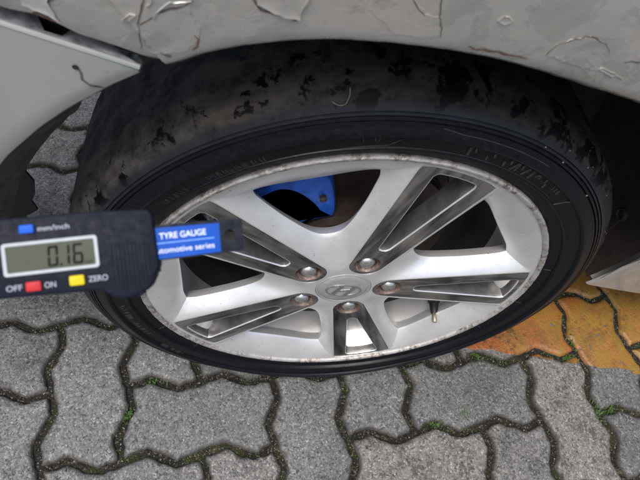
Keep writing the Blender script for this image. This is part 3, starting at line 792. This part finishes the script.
# front stretch of the fender above the bumper seam
def seam(x): return .6435 + (-.172 - x) * .365 + max(0, -.172 - x) ** 2 * .10 + .003 * noise.noise((x * 45, 0, 5))
V, F = [], []; NX = 50
zs = [(-.003, .025), (-.0015, .003), (0, 0), (.003, -.002), (.008, -.003), (.02, -.005), (.05, -.009), (.10, -.012), (.16, -.014), (.22, -.014)]
for i in range(NX + 1):
    x = -.171 - .55 * i / NX
    zb = seam(x)
    for dz, dy in zs:
        xs = x - .0 + (dz * -.50 if i == 0 else -dz * .50 * max(0, 1 - i / 12)); z = zb + dz
        V.append((xs, body_y(xs, z, -.030 + dy) + max(0, -xs - .4) ** 2 * .9, z))
m_ = len(zs)
F = [(i * m_ + q, i * m_ + q + 1, (i + 1) * m_ + q + 1, (i + 1) * m_ + q) for i in range(NX) for q in range(m_ - 1)]
mesh('fender_front', V, F, 'body', car, True, 50)

# sill behind the wheel
V, F = [], []
sec = [(.003, .210), (0, .200), (.001, .203), (-.004, .215), (-.008, .25), (-.012, .30), (-.03, .36), (-.05, .42)]
sec = [(.16, .203), (.012, .2065), (.0, .2085), (-.003, .213), (-.006, .228), (-.012, .27), (-.020, .30), (-.034, .36)]
for i in range(24):
    x = .411 + i * .10; first = i == 0
    for dy, z in sec:
        xx = x + (max(0, (z - .20)) * .04 if first else 0); V.append((xx, .067 + dy - .006 * min(i, 4) / 4, z))
m_ = len(sec); F = [(i * m_ + q, (i + 1) * m_ + q, (i + 1) * m_ + q + 1, i * m_ + q + 1) for i in range(23) for q in range(m_ - 1)]
mesh('sill', V, F, 'bumper', car, True, 50)

# bumper corner
RB = .3838
def ridge(x): return .638 + (-.188 - x) * .345 + max(0, -.188 - x) ** 2 * .05
def bump_y(x, z): return -.031 + max(0, -x - .36) ** 2 * .85 + max(0, .40 - z) ** 2 * .5
V, F = [], []; NA, NR = 60, 14
for i in range(NA + 1):
    a = 119.3 + (176 - 119.3) * i / NA; ca, sa = cos(rad(a)), sin(rad(a))
    r1 = .95
    lo, hi = RB, .95
    fz = lambda r: HZ + r * sa - ridge(r * ca)
    if fz(hi) > 0:
        if fz(lo) > 0: hi = lo
        for _ in range(40):
            md = (lo + hi) / 2
            if fz(md) > 0: hi = md
            else: lo = md
        r1 = lo
    rb_ = RB + .0008 * noise.noise((a * .3, 7, 2))
    V.append(((rb_ - .003) * ca, .000, HZ + (rb_ - .003) * sa)); V.append(((rb_ - .001) * ca, -.0285, HZ + (rb_ - .001) * sa))
    for q in range(NR + 1):
        t = (q / NR) ** 1.6; r = rb_ + (max(r1, rb_ + .0006) - rb_) * t
        x, z = r * ca, HZ + r * sa
        V.append((x, bump_y(x, z) + .002 * (1 - min(1, (r - rb_) / .006)), z))
m_ = NR + 3
F = [(i * m_ + q, i * m_ + q + 1, (i + 1) * m_ + q + 1, (i + 1) * m_ + q) for i in range(NA) for q in range(m_ - 1)]
bumper = mesh('bumper', V, F, 'bumper', car, True, 60)
# rolled bright edge and the flange behind it
xs = [-.187 - .5 * i / 60 for i in range(61)]
v, f = tube([(x, bump_y(x, ridge(x)) + .0014, ridge(x) + .0006) for x in xs], .0019, 8); mesh('bumper_edge', v, f, 'bumper', bumper)
V, F = [], []
for i, x in enumerate(xs):
    wd = .020 * min(1, (i + .6) / 4) + .010 * noise.noise((x * 60, 3, 1)) * (1 if i < 22 else .3) + .005 * min(1, i / 14)
    if .224 < -x < .238: wd *= .25
    y0 = bump_y(x, ridge(x)) + .002
    for t, dz in ((0, .0012), (.3, .0016), (.6, .0006), (1, -.0004), (1, -.004)):
        V.append((x + .002 * noise.noise((x * 80, t * 3, 2)), y0 + wd * t, ridge(x) + dz + .0010 * noise.noise((x * 120, t * 4, 8))))
F = [(i * 5 + q, i * 5 + q + 1, (i + 1) * 5 + q + 1, (i + 1) * 5 + q) for i in range(60) for q in range(4)]
mesh('bumper_flange', V, F, 'grime', bumper, True, 60)
V, F = [], []
for i, x in enumerate(xs):
    y0 = bump_y(x, ridge(x)) + .030
    zl = min(ridge(x) - .010, max(ridge(x) - .11, HZ + math.sqrt(max(0, .396 ** 2 - x * x))))
    for dy, zz in ((-.006, zl), (-.004, ridge(x) - .006), (.006, ridge(x) + .02), (.012, ridge(x) + .07)): V.append((x, y0 + dy, zz))
F = [(i * 4 + q, i * 4 + q + 1, (i + 1) * 4 + q + 1, (i + 1) * 4 + q) for i in range(60) for q in range(3)]
mesh('gap_dark_plate', V, F, 'black', bumper, True, 60)  # added black plate stands in for the darkness inside the gap
# muddy return of the bumper's arch edge
V, F = [], []
for i in range(61):
    a = 121 + (176 - 121) * i / 60; k = min(1, i / 14)
    for r, y in ((RB - .0005, -.026), (RB - .009 * k, -.014), (RB - .018 * k, .002), (RB - .0275 * k + .001 * noise.noise((a, 2, 2)), .018)):
        V.append((r * cos(rad(a)), y, HZ + r * sin(rad(a))))
F = [(i * 4 + q, i * 4 + q + 1, (i + 1) * 4 + q + 1, (i + 1) * 4 + q) for i in range(60) for q in range(3)]
mesh('bumper_return', V, F, 'mudlip', bumper, True, 60)

# arch liner, inner wall and unseen dark boxes added to block light under the car
V, F = [], []
for i in range(57):
    a = -13.5 + (118 + 13.5) * i / 56; r, y = smooth_interp(ARCH, a); r -= .004
    for r_, y_ in ((r, y + .012), (r + .004, y + .05), (r + .006, y + .12), (.412, .20), (.408, .27), (.36, .288), (.10, .29)): V.append((r_ * cos(rad(a)), y_, HZ + r_ * sin(rad(a))))
F = [(i * 7 + q, (i + 1) * 7 + q, (i + 1) * 7 + q + 1, i * 7 + q + 1) for i in range(56) for q in range(6)]
mesh('arch_liner', V, F, 'liner', car, True, 50)
for aa, yy in ((4, .085), (28, .1), (52, .1)):
    V, F = [], []
    c = Vector((.399 * cos(rad(aa)), yy + .02, HZ + .399 * sin(rad(aa)))); nrm = Vector((-cos(rad(aa)), 0, -sin(rad(aa)))); t1 = Vector((0, 1, 0)); t2 = nrm.cross(t1)
    for r, h in ((.010, 0), (.010, .003), (.0075, .0045), (.006, .003), (.0035, .003), (.0001, .0032)):
        V += [c + nrm * h + (t1 * cos(2 * pi * q / 16) + t2 * sin(2 * pi * q / 16)) * r for q in range(16)]
    F = [(r * 16 + q, r * 16 + (q + 1) % 16, (r + 1) * 16 + (q + 1) % 16, (r + 1) * 16 + q) for r in range(5) for q in range(16)]
    mesh('liner_clip', V, F, 'black', car)
def box(x0, x1, y0, y1, z0, z1):
    return [(x, y, z) for z in (z0, z1) for y in (y0, y1) for x in (x0, x1)], [(0, 2, 3, 1), (4, 5, 7, 6), (0, 1, 5, 4), (2, 6, 7, 3), (0, 4, 6, 2), (1, 3, 7, 5)]
V, F = join([box(-.15, .42, .40, 1.35, .46, .86), box(.42, 2.6, .12, 1.55, .22, .86)])
mesh('underbody_light_block', V, F, 'liner', car, False)
# hood / upper deck over the top, front cut back so sky light reaches the ground
V, F = [], []
for i in range(31):
    x = -.20 + 2.35 * i / 30
    for y, z in ((.09, .885), (.16, .905), (.4, .925), (.8, .935), (1.3, .92)): V.append((x, y + max(0, -x - .4) ** 2 * .9, z + min(0, (x + .2)) * .1))
F = [(i * 5 + q, (i + 1) * 5 + q, (i + 1) * 5 + q + 1, i * 5 + q + 1) for i in range(30) for q in range(4)]
mesh('hood', V, F, 'body', car, True, 50)
# door skin further along the side
V, F = [], []
dsec = [(.030, .345), (.012, .36), (-.004, .45), (-.022, .58), (-.032, .70), (-.028, .80), (.02, .87), (.10, .90)]
for i in range(16):
    x = .705 + i * .1
    for y, z in dsec: V.append((x, y, z))
F = [(i * 8 + q, (i + 1) * 8 + q, (i + 1) * 8 + q + 1, i * 8 + q + 1) for i in range(15) for q in range(7)]
mesh('door', V, F, 'body', car, True, 50)
# broken black splash shield hanging inside the front corner
sh_ = [(-.80, .12), (-.66, .06), (-.55, .055), (-.49, .07), (-.462, .095), (-.455, .118), (-.446, .124), (-.434, .134), (-.437, .155), (-.428, .172), (-.420, .203), (-.428, .235), (-.431, .262), (-.446, .270), (-.52, .30), (-.80, .33)]
v, f = extrude(sh_, 0, .004)
o = mesh('splash_shield', [(x, .235 - z, y) for x, y, z in v], f, 'black', car, False)

# ---- peeling filler flakes, cracks and the small hole, built on the panels
fe = fender.data; 
from mathutils.bvhtree import BVHTree
def bvh(o): return BVHTree.FromPolygons([v.co[:] for v in o.data.vertices], [p.vertices[:] for p in o.data.polygons])
TREES = {'fender': bvh(fender), 'front': bvh(bpy.data.objects['fender_front']), 'bumper': bvh(bumper)}
def on_panel(x, z, which, lift):
    for t in ([TREES[w_] for w_ in which]):
        h = t.ray_cast(Vector((x, -.6, z)), Vector((0, 1, 0)), 1.0)
        if h[0] is not None:
            nn = h[1] if h[1].y < 0 else -h[1]
            return h[0] + nn * lift
    return Vector((x, -.036 - lift, z))
def densify(P, step=.004, jit=.0012, seed=1, closed=True):
    out = []; n = len(P)
    for i in range(n if closed else n - 1):
        a, b = Vector(P[i]), Vector(P[(i + 1) % n]); k = max(1, int((b - a).length / step))
        for q in range(k):
            p = a.lerp(b, q / k); out.append((p.x + noise.noise((p.x * 300, p.y * 300, seed)) * jit, p.y + noise.noise((p.x * 300, p.y * 300, seed + 5)) * jit))
    if not closed: out.append(tuple(P[-1]))
    return out
def flake(P, which, th, mat, parent, seed, curl=0.0):
    lp = densify(P, .0025, .0022, seed); n = len(lp); cxy = Vector((sum(p[0] for p in lp) / n, sum(p[1] for p in lp) / n))
    V = []; rings = [(1.0, -.0004), (1.0, th + curl), (.96, th + curl * .8), (.8, th + .4 * curl), (.5, th * 1.0), (.2, th)]
    for s, l in rings:
        for p in lp:
            q = cxy + (Vector(p) - cxy) * s; V.append(on_panel(q.x, q.y, which, l))
    V.append(on_panel(cxy.x, cxy.y, which, th)); c = len(V) - 1; m_ = len(rings)
    F = [(r * n + i, r * n + (i + 1) % n, (r + 1) * n + (i + 1) % n, (r + 1) * n + i) for r in range(m_ - 1) for i in range(n)] + [((m_ - 1) * n + i, (m_ - 1) * n + (i + 1) % n, c) for i in range(n)]
    return mesh('paint_flake', V, F, mat, parent, True, 40)
def crack(P, which, wd, mat, parent, seed, name='crack'):
    lp = densify(P, .003, .0014, seed, False); V = []
    for i, p in enumerate(lp):
        a = Vector(lp[max(i - 1, 0)]); b = Vector(lp[min(i + 1, len(lp) - 1)]); t = (b - a).normalized(); s = Vector((-t.y, t.x)) * wd * (.35 + .65 * sin(pi * (i + .5) / len(lp))) * random.uniform(.6, 1.2)
        for e in (-1, 1): q = Vector(p) + s * e * .5; V.append(on_panel(q.x, q.y, which, .0004))
    F = [(2 * i, 2 * i + 1, 2 * i + 3, 2 * i + 2) for i in range(len(lp) - 1)]
    return mesh(name, V, F, mat, parent, False)
# survey helper: (u, v) sightings of cracks and flakes -> (x, z) in metres on the panel they belong to
from mathutils import Euler
RM = Euler((0.588448, -0.139327, -0.074638)).to_matrix(); CL = Vector((-0.129609, -0.297392, 0.859843))
def px(u, v, y=-.038):
    d = RM @ Vector(((u - 320) / 537.1036, -(v - 240) / 537.1036, -1)); t = (y - CL.y) / d.y; q = CL + d * t; return (q.x, q.z)
fen = ['fender', 'front']
flake([px(*q) for q in ((150, -14), (143, 14), (138, 30), (150, 57), (178, 57), (192, 52), (199, 38), (193, 20), (186, -14))], fen, .0003, 'body', fender, 1, .0001)
flake([px(*q) for q in ((152, 19), (160, 8), (170, 1), (190, 0), (194, -12), (160, -14), (148, 4))], fen, .0004, 'body', fender, 2, .0006)
flake([px(*q) for q in ((252, -12), (258, 4), (275, 14), (290, 19), (299, 22), (303, 12), (309, -4), (312, -14))], fen, .0004, 'body', fender, 3, .0011)
flake([px(*q) for q in ((412, -14), (418, 6), (425, 15), (441, 20), (441, 40), (425, 42), (395, 38), (370, 10), (380, -14))], fen, .0003, 'body', fender, 4)
flake([px(*q) for q in ((548, 58), (556, 48), (572, 40), (592, 37), (606, 44), (611, 56), (600, 74), (575, 68))], fen, .0003, 'body', fender, 5, .0001)
flake([px(*q) for q in ((498, 22), (503, 15), (510, 18), (514, 22), (506, 25))], fen, .0003, 'body', fender, 6, .0004)
flake([px(*q) for q in ((600, 72), (604, 70), (616, 76), (624, 82), (616, 80))], fen, .0005, 'body', fender, 7, .0003)
flake([px(*q) for q in ((15, -6), (20, 10), (42, 18), (58, 27), (50, 12), (44, -6))], ['front', 'fender'], .0006, 'filler', fender, 8, .0005)
flake([px(*q) for q in ((122, 20), (130, 12), (135, 14), (127, 23))], fen, .0006, 'body', fender, 10, .0004)
for k, (P, wd, mt) in enumerate([
        ([(147, -8), (141, 10), (138, 22), (134, 30)], .0011, 'crack'), ([(138, 24), (139, 40), (140, 54)], .0008, 'crack'), ([(190, 3), (170, 8), (158, 12), (148, 20), (139, 26)], .0016, 'crack'),
        ([(194, 38), (198, 44), (196, 51), (192, 55)], .0016, 'rustline'), ([(250, -4), (262, 11), (282, 18), (297, 24)], .0016, 'crack'), ([(441, -8), (441, 18), (442, 41)], .0010, 'crack'),
        ([(413, 0), (419, 10), (426, 17)], .0009, 'crack'), ([(547, 57), (558, 47), (575, 40), (592, 36), (606, 44), (610, 55)], .0010, 'crack'), ([(624, 64), (632, 62), (648, 64)], .0010, 'crack'),
        ([(30, 19), (45, 24), (58, 27)], .0028, 'rustline'), ([(60, -5), (46, 6), (34, 10)], .0012, 'crack'), ([(470, 52), (500, 57), (530, 63)], .0016, 'rustline'), ([(160, 56), (168, 60), (171, 61)], .002, 'crack')]):
    crack([px(*q) for q in P], fen, wd, mt, fender, 20 + k)
crack([px(u, v, -.031) for u, v in ((76, 66), (80, 73), (83, 79), (91, 85), (96, 88), (104, 90))], ['bumper'], .0016, 'crack', bumper, 40)
hx, hz = px(75.5, 66.5, -.031)
V = [on_panel(hx + .0019 * cos(2 * pi * i / 14), hz + .0017 * sin(2 * pi * i / 14), ['bumper'], .0007) for i in range(14)]; mesh('screw_hole', V, [tuple(range(14))], 'black', bumper, False)
hx, hz = px(79, 41, -.015)
v, f = tube([(hx, -.012, hz - .006), (hx, -.014, hz), (hx, -.0155, hz + .002)], [.0035, .0035, .002], 10); mesh('loose_screw', v, f, 'chrome', bumper)

# ================================================================== TREAD DEPTH GAUGE (held into the picture from the left)
g = empty('tread_gauge')
tag(g, 'navy digital tread depth gauge reading 0.16 held before the wheel', 'gauge')
g.matrix_world = Matrix(((.991834, -.126544, .015884, -.198575), (.115481, .838226, -.532955, -.166903), (.054127, .530437, .845995, .647769), (0, 0, 0, 1)))
def gm(name, poly, z0, z1, mat, bev=0.0, parent=None, sharp=35):
    poly = [(x * .001, y * .001) for x, y in poly]
    if sum(a[0] * b[1] - b[0] * a[1] for a, b in zip(poly, poly[1:] + poly[:1])) < 0: poly = poly[::-1]
    v, f = extrude(poly, z0 * .001, z1 * .001, bev * .001); return mesh(name, v, f, mat, parent or g, True, sharp)
def rounded(P, r, n=5):
    out = []; k = len(P)
    for i in range(k):
        a, b, c = Vector(P[i - 1]), Vector(P[i]), Vector(P[(i + 1) % k]); q = min(r, (a - b).length * .45, (c - b).length * .45)
        s, e = b + (a - b).normalized() * q, b + (c - b).normalized() * q
        for j in range(n + 1): t = j / n; p = (1 - t) ** 2 * s + 2 * t * (1 - t) * b + t * t * e; out.append((p.x, p.y))
    return out
body = rounded([(-62, -13.5), (-31.9, -15.3), (9.0, -16.6), (13.2, -19.8), (17, -21.6), (23.5, -21.2), (30, -18.0), (34.8, -8.6), (34.2, 14.4), (32.6, 17.0), (12.4, 18.3), (-28.4, 18.8), (-62, 18.8), (-70, 12), (-70, -8)], 2.4)
gbody = gm('gauge_body', body, -13, 0, 'navy', 1.2)
# serrated thumb pad
pad = [gm('thumb_rib', rrect(14.4 + 1.72 * i, -17.4 + max(0, 1.5 - i * .5) + max(0, i - 6) * 1.2, 15.3 + 1.72 * i, 3.0, .3, 2), -.2, .35, 'navy_rib', .2, gbody) for i in range(10)]
for i in range(7):
    t = i / 6; x, y = 24.5 + 9.3 * t, -21.2 + 10.0 * t ** 1.3
    gm('grip_tooth', rrect(x - .45, y - .55, x + .45, y + .35, .2, 2), -11, -1.5, 'navy_rib', 0, gbody)
# sliding tongue with label and hanging hole
tong = rounded([(30, 9.6), (30, -6.7), (73.3, -6.4), (73.7, 8.7)], 1.8); hole = circ(2.9, 28, 67.0, 1.2)
pts, tri = cdt([tong, hole], lambda c: inside(c, tong) and not inside(c, hole))
V, F = [], []
for z in (-2.2, -6.0): V += [(x * .001, y * .001, z * .001) for x, y in pts]
k = len(pts); F = [t for t in tri] + [tuple(q + k for q in reversed(t)) for t in tri]
for lp in (tong, hole):
    b = len(V); n = len(lp); V += [(x * .001, y * .001, z * .001) for z in (-2.2, -6.0) for x, y in lp]; F += [(b + i, b + n + i, b + n + (i + 1) % n, b + (i + 1) % n) for i in range(n)]
tongue = mesh('gauge_tongue', V, F, 'navy_rib', g, True, 35, merge=1e-7)
for i in range(9):
    x = 63.9 + i * 1.08
    if 63.6 < x < 70.4:
        gm('tongue_rib', rrect(x - .25, 4.5, x + .25, 8.0, .15, 2), -2.3, -1.85, 'navy_rib', 0, tongue); gm('tongue_rib', rrect(x - .25, -5.8, x + .25, -2.2, .15, 2), -2.3, -1.85, 'navy_rib', 0, tongue)
    else: gm('tongue_rib', rrect(x - .25, -5.6, x + .25, 7.8, .15, 2), -2.3, -1.85, 'navy_rib', 0, tongue)
lab = gm('gauge_label', rounded([(30, 8.2), (30, -6.1), (62.6, -5.8), (63.1, 7.5)], .4), -2.15, -1.95, 'label')
def text(s, x, y, h, z, mat, parent, width=None, bold=0.0, name='print'):
    cu = bpy.data.curves.new(name, 'FONT'); cu.body = s; cu.size = h * .001 * 1.4; cu.extrude = .00004; cu.offset = bold * .001
    to = bpy.data.objects.new(name, cu); COL.objects.link(to)
    bpy.context.view_layer.update()
    me = bpy.data.meshes.new_from_object(to.evaluated_get(bpy.context.evaluated_depsgraph_get()))
    bpy.data.objects.remove(to); bpy.data.curves.remove(cu)
    if width:
        xm = max(v.co.x for v in me.vertices); k = width * .001 / xm
        for v in me.vertices: v.co.x *= k
    me.materials.clear(); me.materials.append(M[mat])
    o = link(name, me, parent); o.location = (x * .001, y * .001, z * .001); return o
text('TYRE GAUGE', 36.0, 2.9, 2.75, -1.9, 'white', lab, 20.8, .06)
gm('rule', rrect(33, .85, 60.3, 1.2, .1, 2), -1.98, -1.87, 'print_line', 0, lab)
text('automotive series', 32.4, -3.5, 2.6, -1.9, 'white', lab, 27.6, .02)
# display
def frame(name, o_, i_, z0, z1, mat):
    pts, tri = cdt([o_, i_], lambda c: inside(c, o_) and not inside(c, i_)); V = [(x * .001, y * .001, z1 * .001) for x, y in pts]; F = list(tri)
    for lp in (o_, i_):
        b = len(V); n = len(lp); V += [(x * .001, y * .001, z * .001) for z in (z1, z0) for x, y in lp]; F += [(b + i, b + (i + 1) % n, b + n + (i + 1) % n, b + n + i) for i in range(n)]
    return mesh(name, V, F, mat, g, True, 35, merge=1e-7)
bez = frame('display_bezel', rrect(-29.2, -6.3, 9.8, 7.9, 1.4), rrect(-27.7, -4.95, 8.4, 6.5, .7), -.3, .55, 'bezel')
lcd = gm('display', rrect(-28.0, -5.2, 8.7, 6.8, .5), -.4, .08, 'lcd')
SEG = {'0': 'abcdef', '1': 'bc', '6': 'acdefg'}
def digit(ch, x, y, w_, h, name='digit'):
    t = 1.05; sl = .06; P = []
    def q(pts): return [(px_ + sl * (py_ - y), py_) for px_, py_ in pts]
    m = y + h / 2; gp = .14
    def hz_(yc): return [(x + gp + t * .1, yc), (x + t * .6, yc + t * .5), (x + w_ - t * .6, yc + t * .5), (x + w_ - gp - t * .1, yc), (x + w_ - t * .6, yc - t * .5), (x + t * .6, yc - t * .5)]
    def vt(xc, y0, y1): return [(xc, y0 + gp), (xc + t * .5, y0 + t * .55), (xc + t * .5, y1 - t * .55), (xc, y1 - gp), (xc - t * .5, y1 - t * .55), (xc - t * .5, y0 + t * .55)]
    shp = dict(a=hz_(y + h - t / 2), g=hz_(m), d=hz_(y + t / 2), f=vt(x + t / 2, m, y + h), b=vt(x + w_ - t / 2, m, y + h), e=vt(x + t / 2, y, m), c=vt(x + w_ - t / 2, y, m))
    for s in SEG[ch]: P.append(extrude([(a * .001, b * .001) for a, b in reversed(q(shp[s]))], .00006, .00014))
    V, F = join(P); return mesh(name, V, F, 'seg', lcd, False)
digit('0', -11.4, -3.9, 4.3, 9.0); digit('1', -6.6, -3.9, 4.3, 9.0); digit('6', -1.1, -3.9, 4.3, 9.0)
gm('decimal_point', rrect(-6.4, -3.9, -5.4, -2.9, .2, 2), .06, .14, 'seg', 0, lcd)
text('inch', 3.9, -3.9, 1.3, .1, 'seg', lcd, 3.2, .03)
# buttons and their legends
def button(x0, y0, x1, y1, mat, lbl):
    o = gm('button', rrect(x0, y0, x1, y1, .7), -.5, 1.1, mat, .35); o['label'] = lbl
button(-21.2, 11.5, -15.3, 15.2, 'bluebtn', 'blue unit button'); button(-21.0, -13.6, -14.8, -9.4, 'red', 'red power button'); button(-3.3, -13.3, 2.9, -8.9, 'yellow', 'yellow zero button')
text('mm/inch', -14.2, 12.0, 2.2, .03, 'greyprint', gbody, 13.2, .05); text('OFF', -29.2, -12.6, 2.5, .03, 'greyprint', gbody, 6.6, .05)
text('ON', -13.8, -12.8, 2.5, .03, 'greyprint', gbody, 4.8, .05); text('ZERO', 4.4, -12.4, 2.5, .03, 'greyprint', gbody, 8.2, .05)
# a curled dry grass blade stuck to the tyre shoulder
gp = []
for t in range(15):
    k = t / 14; u_ = 332 + 17 * min(1, k * 1.25) + (0 if k < .6 else .5); v_ = 101 + 3.5 * sin(pi * min(1, k * 1.3)) - (max(0, k - .62) / .38) * 15
    x_, z_ = px(u_, v_, .004); gp.append((x_, .0015, z_ + .0012))
v, f = tube(gp, [.00035] * 14 + [.00015], 5)
o = mesh('grass_blade', v, f, 'straw', None); tag(o, 'thin curled dry grass blade stuck to the top tyre shoulder', 'grass blade')
